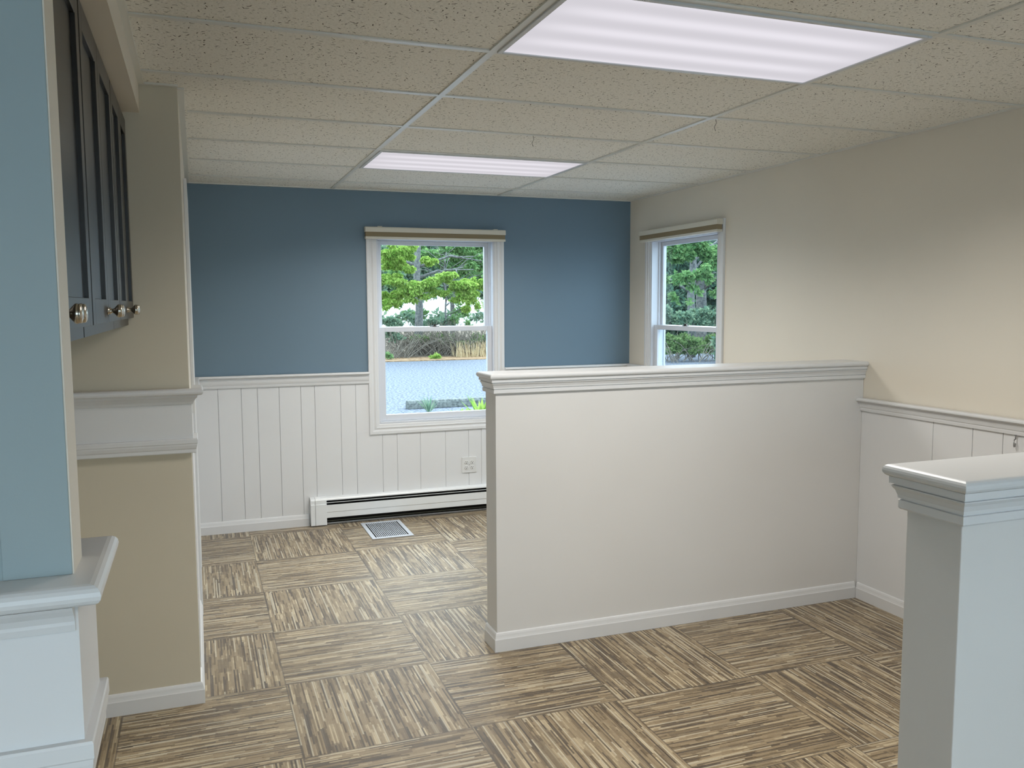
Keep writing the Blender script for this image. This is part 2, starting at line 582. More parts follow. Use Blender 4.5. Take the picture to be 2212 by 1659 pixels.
obj('ledge_cap', ledge(HX, XR - .001, HY0, HY1, HT, 'WSN'), M['white'], wall_middle)
S(obj('baseboard_middle', sweep([(HX, HY1), (HX, HY0), (XR - .023, HY0)][::-1], [(-o, z) for o, z in BASE(.086)]), M['white']))

# ------------------------------------------------------------------ half wall close on the right
PX, PY0, PY1, PT = 1.300, 1.149, 1.279, 1.240
pillar = S(obj('wall_right_near', boxes((PX, XR - .043, PY0, PY1, 0, PT - .024)), M['halfw'], bevel=.002))
obj('crown_molding', sweep([(XR - .043, PY1), (PX, PY1), (PX, PY0), (XR - .043, PY0)], CROWN(PT)), M['white'], pillar)
obj('ledge_cap', ledge(PX, XR - .043, PY0, PY1, PT, 'WSN'), M['white'], pillar)
S(obj('baseboard_right_near', sweep([(XR - .043, PY1), (PX, PY1), (PX, PY0), (XR - .043, PY0)], BASE(.086)), M['white']))

# ------------------------------------------------------------------ wall stub close on the left, boxed band with ledge
SX, SY0, SY1 = -.144, 1.077, 1.146
stub = S(obj('wall_left_near', boxes((-2.6, SX, SY0, SY1, 0, ZC)), M['blue2']))
obj('wall_edge', boxes((SX, SX + .002, SY0 - .0005, SY1 + .002, 1.25, ZC)), M['cream'], stub)
obj('corner_bead', boxes((SX - .070, SX + .0005, SY0 - .0022, SY0 - .0002, 1.25, ZC)), M['blue2'], stub, bevel=.0015)
BX, BY0, BY1 = -.137, 1.052, 1.216
band = S(obj('trim_8', boxes((-2.6, SX + .0025, BY0, SY0 - .0005, 1.0, 1.2255), (SX + .0025, BX, BY0, BY1, 1.0, 1.2255), (-.51, SX + .0025, SY1 + .003, BY1, 1.0, 1.2255)), M['board']))
LOW = lambda zb, zt: [(0, zb), (.008, zb), (.010, zb + .003), (.010, zb + .014), (.013, zb + .018), (.017, zb + .030), (.0175, zb + .036), (.020, zb + .038), (.020, zt - .003), (.017, zt), (0, zt)]
obj('lower_molding', sweep([(-2.6, BY0), (BX, BY0), (BX, BY1), (-.51, BY1)], [(o * .5, z) for o, z in LOW(1.004, 1.062)]), M['white'], band)
CV = lambda t: [(0, t - .058), (.004, t - .058), (.006, t - .050), (.006, t - .046), (.010, t - .038), (.018, t - .030), (.022, t - .025), (0, t - .025)]
obj('cove_molding', sweep([(-2.6, BY0), (BX - .003, BY0)], CV(1.25)), M['white'], band)
# nosed cap
bm = ledge(-2.6, BX - .006, BY0, BY1 + .002, 1.25, 'ESN')
obj('ledge_cap', bm, M['white'], band)
# the same band across the end of the kitchen wall
b2 = S(obj('trim_9', boxes((-1.0, XL + .008, 3.450, 3.4665, 1.0, 1.226), (XL + .0005, XL + .008, 3.4665, 3.60, 1.0, 1.226)), M['board'], bevel=.001))
obj('lower_molding', sweep([(-1.0, 3.450), (XL + .008, 3.450), (XL + .008, 3.60)], [(o * .8, z) for o, z in LOW(.999, 1.054)]), M['white'], b2)
obj('upper_molding', sweep([(-1.0, 3.450), (XL + .008, 3.450), (XL + .008, 3.60)],
                           [(0, 1.186), (.004, 1.187), (.007, 1.196), (.014, 1.207), (.020, 1.214), (.022, 1.221), (.030, 1.222)] + arc(.030, 1.234, .012, -90, 90, 6)[1:] + [(0, 1.246)]), M['white'], b2)
S(obj('baseboard_left', sweep([(-1.0, 3.467), (XL, 3.467), (XL, DY0 - .09)], BASE(.084)), M['white']))
S(obj('baseboard_far_left', sweep([(XL, DY1 + .08), (XL, YB - .022)], BASE(.084)), M['white']))
S(obj('trim_10', sweep([(XL, DY1 + .081), (XL, YB - .05)], RAIL(1.0, 1.083)), M['white']))
obj('wainscot', boxes((XL + .0003, XL + .004, 3.61, DY0 - .085, 0, 1.03), (XL + .0003, XL + .004, DY1 + .08, YB - .01, 0, 1.03)), M['board'], wall_left)

# door in the left wall, seen edge on
CY0, CY1 = DY0 - .085, DY1 + .08
S(obj('trim_11', boxes((XL + .0003, XL + .016, CY0, DY0, 0, DZ + .08), (XL + .0003, XL + .016, DY1, CY1, 0, DZ + .08), (XL + .0003, XL + .016, DY0, DY1, DZ, DZ + .08)), M['white'], bevel=.002))
door = S(obj('door_1', boxes((-.11, -.07, DY0 + .003, DY1 - .003, .008, DZ - .003)), M['white']))

# ------------------------------------------------------------------ windows
def window(name, loc, rz):
    r = S(empty(name, loc, rz))          # local x along the wall, local +y outwards, wall face at y = 0
    a, b = 0, WW
    # picture-frame casing
    def frame(x0, x1, z0, z1, wd, y0, y1):
        return ((x0, x0 + wd, y0, y1, z0, z1), (x1 - wd, x1, y0, y1, z0, z1), (x0 + wd, x1 - wd, y0, y1, z0, z0 + wd), (x0 + wd, x1 - wd, y0, y1, z1 - wd, z1))
    c = empty('casing')
    prof = [(.0, .0), (.0, -.016), (-.004, -.018), (-.022, -.018), (-.024, -.014), (-.036, -.011), (-.046, -.015), (-.052, -.015), (-.054, -.010), (-.070, -.009), (-.074, -.007), (-.074, .0)]
    bm = bmesh.new()
    rect = [(a, .625), (b, .625), (b, 2.110), (a, 2.110)]
    rings = []
    for i, (x, z) in enumerate(rect):
        sx = 1 if i in (0, 3) else -1
        sz = 1 if i in (0, 1) else -1
        rings.append([bm.verts.new((x + sx * -o, y, z + sz * -o)) for o, y in prof])
    k = len(prof)
    for i in range(4):
        p, q = rings[i], rings[(i + 1) % 4]
        for j in range(k):
            bm.faces.new((p[j], p[(j + 1) % k], q[(j + 1) % k], q[j]))
    bpy.data.objects.remove(c)
    obj('casing', bm, M['white'], r)
    # vinyl frame lining the opening, with stepped stops
    x0, x1, z0, z1 = IN0, IN1, WZ0, WZ1
    fr = list(frame(x0, x1, z0, z1, .014, -.004, .117))
    fr += [(x0 + .014, x0 + .024, .052, .070, z0 + .014, z1 - .014), (x1 - .024, x1 - .014, .052, .070, z0 + .014, z1 - .014)]
    fr += [(x0 + .014, x0 + .022, .101, .116, z0 + .014, z1 - .014), (x1 - .022, x1 - .014, .101, .116, z0 + .014, z1 - .014)]
    obj('window_frame', boxes(*fr), M['vinyl'], r, bevel=.001)
    # lower sash, room side
    lx0, lx1, ly0, ly1 = x0 + .015, x1 - .015, .022, .051
    lz0, lz1 = z0 + .015, 1.398
    s = obj('lower_sash', boxes((lx0, lx0 + .044, ly0, ly1, lz0, lz1), (lx1 - .036, lx1, ly0, ly1, lz0, lz1), (lx0 + .044, lx1 - .036, ly0, ly1, lz0, lz0 + .046), (lx0 + .044, lx1 - .036, ly0, ly1, lz1 - .034, lz1)), M['vinyl'], r, bevel=.002)
    obj('glass_pane', boxes((lx0 + .04, lx1 - .03, .034, .040, lz0 + .04, lz1 - .03)), M['glass'], s)
    # lock on the meeting rail
    bm = lathe([(.016, 0), (.016, .005), (.010, .009), (.009, .014)], 'z', 14, org=(.505, .036, lz1))
    box(bm, .470, .540, .030, .042, lz1, lz1 + .004)
    box(bm, .496, .532, .026, .034, lz1 + .012, lz1 + .017)
    obj('sash_lock', bm, M['lock'], s)
    # upper sash, outer track
    ux0, ux1, uy0, uy1 = x0 + .015, x1 - .015, .072, .099
    uz0, uz1 = 1.372, z1 - .015
    s = obj('upper_sash', boxes((ux0, ux0 + .036, uy0, uy1, uz0, uz1), (ux1 - .040, ux1, uy0, uy1, uz0, uz1), (ux0 + .036, ux1 - .040, uy0, uy1, uz0, uz0 + .028), (ux0 + .036, ux1 - .040, uy0, uy1, uz1 - .030, uz1)), M['vinyl'], r, bevel=.002)
    obj('glass_pane', boxes((ux0 + .03, ux1 - .035, .083, .089, uz0 + .024, uz1 - .026)), M['glass'], s)
    # exterior sill
    obj('window_sill', boxes((-.02, WW + .02, .118, .17, z0 - .04, z0)), M['vinyl'], r)
    return r


window('window_1', (W1X, YB, 0), 0)
window('window_2', (XR, W2Y, 0), -math.pi / 2)


def shade(loc, rz, label):
    r = empty('window_shade', loc, rz)
    tag(r, label, 'window shade', 'raised pleated shades over the two windows')
    x0, x1 = -.012, WW - .006 + .004
    prof = [(-.066, 2.070), (-.064, 2.100), (-.058, 2.106), (-.020, 2.106), (-.020, 2.070)]
    bm = bmesh.new()
    A = [bm.verts.new((x0, y, z)) for y, z in prof]
    B = [bm.verts.new((x1, y, z)) for y, z in prof]
    for i in range(len(prof)):
        j = (i + 1) % len(prof)
        bm.faces.new((A[i], A[j], B[j], B[i]))
    bm.faces.new(A)
    bm.faces.new(B[::-1])
    obj('headrail', bm, M['shade'], r)
    bm = bmesh.new()
    for i in range(9):
        z = 2.0383 + i * .0035
        box(bm, x0 + .003, x1 - .003, -.059 + (.0015 if i % 2 else 0), -.024, z, z + .0033)
    obj('pleated_fabric', bm, M['tan'], r)
    obj('bottom_rail', boxes((x0 + .001, x1 - .001, -.065, -.022, 2.022, 2.038)), M['shade'], r, bevel=.002)
    for x in (.08, WW - .09):
        obj('mounting_bracket', boxes((x, x + .03, -.050, -.0185, 2.106, 2.112), (x, x + .03, -.0225, -.0185, 2.08, 2.106)), M['shade'], r)
    return r


shade((W1X, YB, 0), 0, 'raised cream and tan pleated shade above the window in the blue wall')
shade((XR, W2Y, 0), -math.pi / 2, 'raised cream and tan pleated shade above the window in the cream wall')

# ------------------------------------------------------------------ ceiling lights
def ceiling_light(y0, label, x0=(L1 + L2) / 2):
    r = empty('ceiling_light', (x0, y0 + .3048, ZC))
    tag(r, label, 'ceiling light', 'fluorescent panels set in the ceiling grid')
    hx, hy = .6096 - .012, .3048 - .012
    f = obj('frame', boxes((-hx, -hx + .016, -hy, hy, -.012, -.0005), (hx - .016, hx, -hy, hy, -.012, -.0005),
                           (-hx + .016, hx - .016, -hy, -hy + .014, -.012, -.0005), (-hx + .016, hx - .016, hy - .014, hy, -.012, -.0005)), M['frame'], r, bevel=.002)
    obj('diffuser', boxes((-hx + .0165, hx - .0165, -hy + .0145, hy - .0145, -.008, -.003)), M['lens'], r)
    ld = bpy.data.lights.new('lamp', 'AREA')
    ld.shape = 'RECTANGLE'
    ld.size, ld.size_y = 1.14, .54
    ld.energy = LAMP_W
    ld.spread = math.radians(LAMP_SPREAD)
    ld.color = LAMP_COL
    lo = bpy.data.objects.new('lamp', ld)
    C.objects.link(lo)
    lo.parent = r
    lo.location = (0, 0, -.014)
    return r


ceiling_light(ROWS[7], 'large bright fluorescent ceiling panel nearest the camera')
ceiling_light(ROWS[11], 'smaller looking fluorescent ceiling panel over the window end of the room')

ceiling_light(ROWS[1], 'added unseen ceiling panel behind the camera, lighting the near walls', L1 - .6096)  # extra lamp out of view, added to brighten the near wall faces

# ------------------------------------------------------------------ heater, register, outlet, hook
h = empty('baseboard_heater', (.711, YB - .008, 0))
tag(h, 'white hot water baseboard heater along the floor under the window', 'heater')
HL = 2.40
D = .060
obj('back_plate', boxes((.004, HL, -.006, -.0005, .012, .196)), M['heater'], h)
# hood
bm = bmesh.new()
pr = [(-.0005, .200), (-.030, .200), (-.046, .196), (-.052, .188), (-.052, .181), (-.049, .181), (-.045, .190), (-.0065, .195)]
A = [bm.verts.new((.108, y, z)) for y, z in pr]
B = [bm.verts.new((HL, y, z)) for y, z in pr]
for i in range(len(pr)):
    j = (i + 1) % len(pr)
    bm.faces.new((A[i], A[j], B[j], B[i]))
bm.faces.new(A)
bm.faces.new(B[::-1])
obj('hood', bm, M['heater'], h)
obj('damper', boxes((.112, HL, -.0515, -.046, .1635, .1665)), M['heater'], h)
bm = bmesh.new()
pr = [(-.056, .150), (-.060, .149), (-.060, .100), (-.0575, .096), (-.0575, .058), (-.050, .055), (-.050, .057), (-.0555, .0595), (-.0555, .097), (-.058, .101), (-.056, .146)]
A = [bm.verts.new((.108, y, z)) for y, z in pr]
B = [bm.verts.new((HL, y, z)) for y, z in pr]
for i in range(len(pr)):
    j = (i + 1) % len(pr)
    bm.faces.new((A[i], A[j], B[j], B[i]))
bm.faces.new(A)
bm.faces.new(B[::-1])
obj('front_cover', bm, M['heater'], h)
bm = bmesh.new()
x = .13
while x < HL - .02:
    box(bm, x, x + .0008, -.049, -.010, .072, .142)
    x += .008
o = obj('heating_fins', bm, M['fin'], h)
o['kind'] = 'stuff'
obj('heating_pipe', tube([(.012, -.028, .100), (HL, -.028, .100)], .011), M['fin'], h)
obj('support_rail', boxes((.108, HL, -.046, -.040, .030, .036)), M['fin'], h)
obj('painted_shadow_sheet', boxes((.108, HL, -.009, -.0065, .012, .19)), M['dark'], h)  # black sheet stands in for the shadow inside the heater


def capmesh(x0, x1, e=0):
    bm = bmesh.new()
    pr = [(-.0005, .010), (-.0005, .203 + e), (-.032, .203 + e), (-.050, .198 + e), (-.0575 - e, .186), (-.0575 - e, .160), (-.063 - e, .157), (-.063 - e, .010)]
    A = [bm.verts.new((x0, y, z)) for y, z in pr]
    B = [bm.verts.new((x1, y, z)) for y, z in pr]
    for i in range(len(pr)):
        j = (i + 1) % len(pr)
        bm.faces.new((A[i], A[j], B[j], B[i]))
    bm.faces.new(A)
    bm.faces.new(B[::-1])
    return bm


obj('end_cap', capmesh(0, .030), M['heater'], h)
obj('joiner_cover', capmesh(.032, .110, .0015), M['heater'], h)

r = empty('floor_register', (1.194, 5.770, 0))
tag(r, 'pale grey metal floor register with parallel slots in front of the heater', 'floor register')
bm = bmesh.new()
rx, ry = .142, .222
box(bm, -rx, -rx + .028, -ry, ry, .0005, .006)
box(bm, rx - .028, rx, -ry, ry, .0005, .006)
box(bm, -rx + .028, rx - .028, -ry, -ry + .030, .0005, .006)
box(bm, -rx + .028, rx - .028, ry - .030, ry, .0005, .006)
obj('register_frame', bm, M['register'], r, bevel=.002)
bm = bmesh.new()
n = 18
for i in range(1, n):
    x = -rx + .028 + (2 * rx - .056) * i / n
    box(bm, x - .0028, x + .0028, -ry + .030, ry - .030, .001, .0052)
obj('louvers', bm, M['register'], r)
obj('duct_shadow_sheet', boxes((-rx + .026, rx - .026, -ry + .028, ry - .028, .0003, .0010)), M['dark'], r)  # black sheet under the louvers, painted in for the dark of the duct

r = empty('wall_outlet', (1.896, YB - .008, .356))
tag(r, 'white square quad wall outlet in the boards above the heater', 'wall outlet')
obj('cover_plate', boxes((-.057, .057, -.006, -.0003, -.060, .060)), M['plate'], r, bevel=.0025)
for cx in (-.023, .023):
    for cz in (-.020, .020):
        rc = obj('receptacle', lathe([(.0155, 0), (.0155, -.0085), (.014, -.0095)], 'y', 20, org=(cx, 0, cz)), M['plate'], r)
        obj('socket_slots', boxes((cx - .0075, cx - .005, -.0102, -.0094, cz + .001, cz + .009), (cx + .005, cx + .0075, -.0102, -.0094, cz + .001, cz + .008), (cx - .0028, cx + .0028, -.0102, -.0094, cz - .009, cz - .004)), M['dark'], rc)
sc_ = obj('screw', lathe([(.003, -.0055), (.003, -.0075)], 'y', 10), M['steel'], r)

bm = tube([(0, 0, 0), (0, 0, -.012), (0, -.002, -.018)], .0022)
pts = []
for i in range(13):
    t = math.radians(95 - 265 * i / 12)
    pts.append((-.004 - .0165 * math.cos(t) * .8, -.0165 * math.cos(t) * .45, -.034 + .016 * math.sin(t)))
tube(pts, .0022, bm)
lathe([(.006, 0), (.006, -.002), (.002, -.004)], 'z', 12, bm)
o = obj('cup_hook', bm, M['steel'], smooth=True, loc=(XR - .020, 2.612, .9975))
tag(o, 'small steel cup hook screwed under the chair rail of the right wall', 'hook')

# ------------------------------------------------------------------ wall cabinets
CXF, CXB = -.213, -.5195
CZ0, CZ1 = 1.488, 2.2555


def door_mesh(w_, h_, st=.050, rail=.060):
    """shaker door, local y 0..w_, z 0..h_, x: back 0, face .019"""
    bm = boxes((0, .019, 0, st, 0, h_), (0, .019, w_ - st, w_, 0, h_), (0, .019, st, w_ - st, 0, rail), (0, .019, st, w_ - st, h_ - rail, h_),
               (.004, .009, st - .004, w_ - st + .004, rail - .004, h_ - rail + .004))
    return bm


def knob_mesh():
    return lathe([(.009, 0), (.009, .0015), (.0075, .003), (.0055, .005), (.005, .012), (.0065, .016), (.012, .021), (.0158, .025), (.0162, .028), (.0150, .030), (.0150, .0305), (.0155, .032), (.0140, .0345), (.008, .037), (.001, .0375)], 'x', 28)


def cabinet(y0, y1, label):
    r = empty('wall_cabinet', (0, y0, CZ0))
    tag(r, label, 'cabinet', 'row of dark wall cabinets under the soffit')
    W = y1 - y0
    bx = CXF - .021
    obj('cabinet_body', boxes((CXB, bx, .001, W - .001, 0, CZ1 - CZ0), (bx - .001, bx + .0005, .001, .03, -.0, .0)) if False else boxes((CXB, bx, .001, W - .001, 0, CZ1 - CZ0)), M['cab'], r)
    g = .004
    hw = (W - 3 * g) / 2
    for i, ya in enumerate((g, 2 * g + hw)):
        d = obj('cabinet_door', door_mesh(hw, .715), M['cab'], r, bevel=.0012)
        d.location = (bx + .0008, ya, .027)
        ky = hw - .028 if i == 0 else .028
        k_ = obj('knob', knob_mesh(), M['nickel'], d, smooth=True)
        k_.location = (.019, ky, .030)
        k_.scale = (1, 1.08, 1.08)
    return r


YU = [1.165, 2.110, 2.860, 3.4655]
cabinet(YU[0], YU[1], 'dark grey two door wall cabinet nearest the camera, beside the blue wall end')
cabinet(YU[1] + .012, YU[2], 'dark grey two door wall cabinet in the middle of the row under the soffit')
cabinet(YU[2] + .004, YU[3], 'dark grey two door wall cabinet farthest away, against the beige wall end')

# ------------------------------------------------------------------ two loose threads at ceiling tees
for (x, y, zz, lb) in ((L2 + .03, 3.285, .05, 'short dark thread hanging from the ceiling grid near the large light'), (1.55, 3.89, .05, 'short dark thread hanging from the ceiling grid before the small light')):
    o = obj('loose_thread', tube([(0, 0, 0), (.004, 0, -.015), (-.006, 0, -.033), (0, 0, -zz)], .0011, seg=5), M['dark'], loc=(x, y, ZC - .006))
    tag(o, lb, 'thread', 'threads hanging from the ceiling grid')

# ------------------------------------------------------------------ room behind the camera (daylight from there)
bm = bmesh.new()
hz0, hz1 = .55, 2.15
box(bm, -4, -3.2, REAR - .15, REAR, 0, ZC)
box(bm, -.2, .4, REAR - .15, REAR, 0, ZC)
box(bm, 2.9, XR, REAR - .15, REAR, 0, ZC)
box(bm, -3.2, -.2, REAR - .15, REAR, 0, hz0)
box(bm, -3.2, -.2, REAR - .15, REAR, hz1, ZC)
box(bm, .4, 2.9, REAR - .15, REAR, 0, hz0)
box(bm, .4, 2.9, REAR - .15, REAR, hz1, ZC)
S(obj('wall_rear', bm, M['cream']))
S(obj('wall_far_left', boxes((-4.1, -4, REAR, YB, 0, ZC)), M['cream']))
S(obj('wall_left_rear', boxes((-4, -1.0, 3.467, 3.58, 0, ZC)), M['cream']))


def pane_window(name, x0, x1):
    r = S(empty(name, (x0, REAR, 0)))
    W = x1 - x0
    obj('window_frame', boxes((0, .05, -.12, -.04, hz0, hz1), (W - .05, W, -.12, -.04, hz0, hz1), (.05, W - .05, -.12, -.04, hz0, hz0 + .05), (.05, W - .05, -.12, -.04, hz1 - .05, hz1), (W / 2 - .03, W / 2 + .03, -.12, -.04, hz0 + .05, hz1 - .05)), M['vinyl'], r)
    obj('glass_pane', boxes((.04, W - .04, -.085, -.079, hz0 + .04, hz1 - .04)), M['glass'], r)


pane_window('window_3', -3.2, -.2)
pane_window('window_4', .4, 2.9)

# ------------------------------------------------------------------ outside
GZ = -.3
asphalt = noise_mat('pale_worn_asphalt', (66, 71, 80), (118, 125, 137), 20, detail=10, lo=.42, hi=.58, bump=.3)
litter = noise_mat('leaf_litter', (120, 92, 66), (160, 134, 104), 9, detail=8)
soil = noise_mat('brush_soil', (88, 74, 62), (130, 116, 100), 2.2, detail=8)
grass_m = noise_mat('rough_grass', (92, 118, 60), (140, 160, 96), 6, detail=8)
conc = noise_mat('worn_concrete', (78, 82, 82), (122, 126, 122), 22, detail=8)
bark = noise_mat('grey_bark', (84, 86, 88), (128, 128, 124), 14, detail=6)
S(obj('ground_lot', boxes((-14, 40, YB + .16, 27.6, GZ - .2, GZ), (XR + .17, 40, -12, YB + .16, GZ - .2, GZ), (-14, XR + .17, -14, REAR - .17, GZ - .2, GZ)), asphalt))
o = obj('leaf_litter', boxes((-14, 40, 27.6, 29.2, GZ - .2, GZ + .03)), litter)
tag(o, 'strip of brown leaf litter along the far edge of the asphalt', 'leaf litter', kind='stuff')
o = obj('brush_bank', boxes((-14, 60, 29.2, 60, GZ - .2, GZ + .05)), soil)
S(o)
S(obj('ground_far', boxes((-200, 200, 60, 260, GZ - .4, GZ)), noise_mat('pale_far_lot', (150, 156, 162), (176, 180, 184), 1)))

rng = random.Random(7)


def leaves(name, blobs, n, size, mat, parent=None, droop=0.0, ragged=True):
    """one mesh of n bent leaf blades scattered through ellipsoid clumps"""
    vs, fs = [], []
    sub = []
    for cx, cy, cz, ax, ay, az in blobs:
        for _ in range(9):
            t, ph = rng.uniform(0, 6.283), rng.uniform(-1, 1)
            q = rng.uniform(.25, 1.0)
            f = rng.uniform(.22, .50)
            sub.append((cx + math.cos(t) * ax * q, cy + math.sin(t) * ay * q, cz + ph * az * q, ax * f * 1.2, ay * f, az * f))
    if ragged:
        blobs = sub
    wts = [b[3] * b[4] * b[5] for b in blobs]
    picks = rng.choices(range(len(blobs)), wts, k=n)
    for bi in picks:
        cx, cy, cz, ax, ay, az = blobs[bi]
        while True:
            u = Vector((rng.uniform(-1, 1), rng.uniform(-1, 1), rng.uniform(-1, 1)))
            if u.length <= 1 and rng.random() < .25 + u.length:
                break
        p = Vector((cx + u.x * ax, cy + u.y * ay, cz + u.z * az))
        s_ = size * rng.uniform(.6, 1.3)
        d = Vector((rng.uniform(-1, 1), rng.uniform(-1, 1), rng.uniform(-.8, .8) - droop)).normalized()
        q = d.cross(Vector((rng.uniform(-1, 1), rng.uniform(-1, 1), rng.uniform(-1, 1)))).normalized()
        nn = d.cross(q)
        i0 = len(vs)
        vs += [p, p + d * s_ * .5 + q * s_ * .26 + nn * s_ * .06, p + d * s_, p + d * s_ * .5 - q * s_ * .26 + nn * s_ * .06]
        fs += [(i0, i0 + 1, i0 + 2), (i0, i0 + 2, i0 + 3)]
    me = bpy.data.meshes.new(name)
    me.from_pydata([tuple(v) for v in vs], [], fs)
    me.materials.append(mat)
    o = bpy.data.objects.new(name, me)
    C.objects.link(o)
    if parent:
        o.parent = parent
    return o


LM = dict(
    bright=leaf_mat('bright_spring_leaves', (116, 156, 66), (170, 192, 104), .45),
    mid=leaf_mat('mid_green_leaves', (90, 132, 84), (138, 170, 112), .42),
    pale=leaf_mat('pale_hazed_green_leaves', (98, 130, 112), (146, 168, 138), .4),  # green paled so that distant leaves carry haze in their colour
    dark=leaf_mat('dark_green_leaves', (68, 98, 84), (106, 132, 108), .3),
    olive=leaf_mat('olive_leaves', (98, 126, 78), (142, 164, 110), .4),
    dry=leaf_mat('dry_stalks', (186, 160, 124), (220, 204, 168), .2),
)


def pt(px, v, Y):
    """point seen at photo pixel (px, v) at depth Y: only used to read positions off the photograph"""
    d = fw + rr * ((px - 1106) / FPX) - uu * ((v - 829.5) / FPX)
    t = Y / d.y
    return Vector((d.x * t, d.y * t, CZ + d.z * t))


def branchy(base, top, r0, n, spread, seed, lift=.5):
    """trunk and limbs in one mesh"""
    rg = random.Random(seed)
    bm = bmesh.new()
    K = 7
    pts = [base.lerp(top, i / K) + Vector((rg.uniform(-1, 1), rg.uniform(-1, 1), 0)) * .05 * (i > 0) for i in range(K + 1)]
    tube(pts, [r0 * (1 - .6 * i / K) for i in range(K + 1)], bm, 9)
    for i in range(n):
        t = rg.uniform(.28, .98)
        p = base.lerp(top, t)
        a = rg.uniform(0, 2 * math.pi)
        L = spread * rg.uniform(.5, 1.1)
        e = p + Vector((math.cos(a) * L, math.sin(a) * L, L * rg.uniform(0, lift)))
        m1 = p.lerp(e, .5) + Vector((0, 0, .12 * L))
        tube([p, m1, e], [r0 * .34, r0 * .22, r0 * .08], bm, 6)
        for _ in range(3):
            s0 = p.lerp(e, rg.uniform(.4, .9)) + Vector((0, 0, .08 * L))
            b2_ = rg.uniform(0, 2 * math.pi)
            e2 = s0 + Vector((math.cos(b2_), math.sin(b2_), rg.uniform(-.4, .5))) * L * .4
            tube([s0, e2], [r0 * .12, r0 * .04], bm, 5)
    return bm


def tree(label, bx, by, h_, r0, blobs, n, size, mat, seed, limbs=12, spread=1.6, droop=0.0, lean=0.0, lift=.5):
    r = empty('tree', (bx, by, GZ))
    tag(r, label, 'tree', 'trees beyond the parking lot')
    t = obj('trunk', branchy(Vector((0, 0, -.05)), Vector((lean, 0, h_)), r0, limbs, spread, seed, lift), bark, r, smooth=True)
    bl = [(x - bx, y - by, z - GZ, a, b, c) for x, y, z, a, b, c in blobs]
    leaves('foliage', bl, n, size, mat, r, droop)
    return r


def blob(px, v, Y, rp, k=1.0, kz=1.0):
    """clump centred on a photo pixel, radius in photo pixels"""
    p = pt(px, v, Y)
    R = rp / FPX * Y
    return (p.x, p.y, p.z, R * k, R * .9, R * kz)


# seen through the far window
b0 = pt(912, 778, 30.3)
tree('bright yellow green tree with drooping leaves seen through the left window', pt(906, 770, 30.2).x, 30.2, 6.5, .17,
     [blob(850, 560, 28.6, 34, 1.1, .7), blob(838, 600, 28.4, 26, 1, .7), blob(880, 622, 28.2, 26, 1.3, .7), blob(915, 612, 28, 24, 1.2, .7), blob(950, 600, 27.9, 26, 1.4, .6), blob(985, 612, 28, 24, 1.3, .7),
      blob(845, 640, 28.6, 20, 1.2, .7), blob(1018, 636, 28.2, 22, 1.1, .8), blob(1035, 615, 28.4, 20, 1, .9), blob(870, 541, 28.3, 26, 1.1, .7), blob(930, 560, 29, 16, 1.2, .6), blob(1005, 665, 28.6, 13, .8, 1.2), blob(905, 630, 28, 18), blob(840, 655, 28.4, 15, 1.6, .8), blob(880, 645, 28.2, 15, 1.4, .7), blob(950, 632, 28.0, 13, 1.6, .7), blob(1000, 640, 28.2, 14, 1.4, .8), blob(1035, 655, 28.4, 12, 1.1, 1.0)],
     27000, .12, LM['bright'], 3, 16, 2.2, .9, lift=.25)
tree('taller soft green tree behind the yellow green one, left window', pt(985, 760, 33).x, 33.5, 8, .11,
     [blob(950, 560, 32, 36, 1.3, .8), blob(1000, 550, 32, 34, 1.1, .9), blob(1040, 570, 32.4, 26), blob(1035, 600, 32, 18), blob(900, 540, 33, 26), blob(975, 525, 33, 30, 1.4, .8), blob(1030, 520, 33, 26), blob(840, 600, 33.5, 24)],
     14000, .15, LM['mid'], 5, 14, 2.2, .5)
tree('thin bare trunked sapling leaning beside the trees, left window', pt(965, 775, 30.8).x, 30.8, 3.8, .05,
     [blob(985, 690, 30.6, 10, 1, 1.3), blob(1010, 700, 30.6, 9, 1, 1.3)], 500, .09, LM['mid'], 11, 16, 1.5, .3, lift=1.0)
tree('grey green tree in shade at the left edge of the left window view', pt(800, 760, 35).x, 36, 7.5, .2,
     [blob(830, 560, 35, 40), blob(812, 620, 35, 30), blob(838, 655, 35, 16)], 9000, .16, LM['pale'], 8, 10, 2.2)
# brush along the lot
def bush(label, blobs, n, size, mat, twigs=0, seed=1, name='bush', cat='bush', droop=0, ragged=True):
    c = Vector(blobs[0][:3])
    c.z = GZ + .04
    r = empty(name, c)
    tag(r, label, cat, 'undergrowth at the edge of the lot')
    leaves('foliage', [(x - c.x, y - c.y, z - c.z, a, b, d) for x, y, z, a, b, d in blobs], n, size, mat, r, droop, ragged)
    if twigs:
        rg = random.Random(seed)
        bm = bmesh.new()
        for _ in range(twigs):
            bl = rg.choice(blobs)
            x = bl[0] - c.x + rg.uniform(-1, 1) * bl[3]
            y = bl[1] - c.y + rg.uniform(-.6, .6)
            L = rg.uniform(.5, 1.7)
            a = rg.uniform(-1.1, 1.1)
            q = Vector((x + math.sin(a) * L, y + rg.uniform(-.4, .1), math.cos(a) * L * .8))
            tube([(x, y, -.02), Vector((x, y, 0)).lerp(q, .55) + Vector((0, 0, .12)), q], [.014, .010, .004], bm, 4)
        obj('twigs', bm, twig_m, r)
    return r


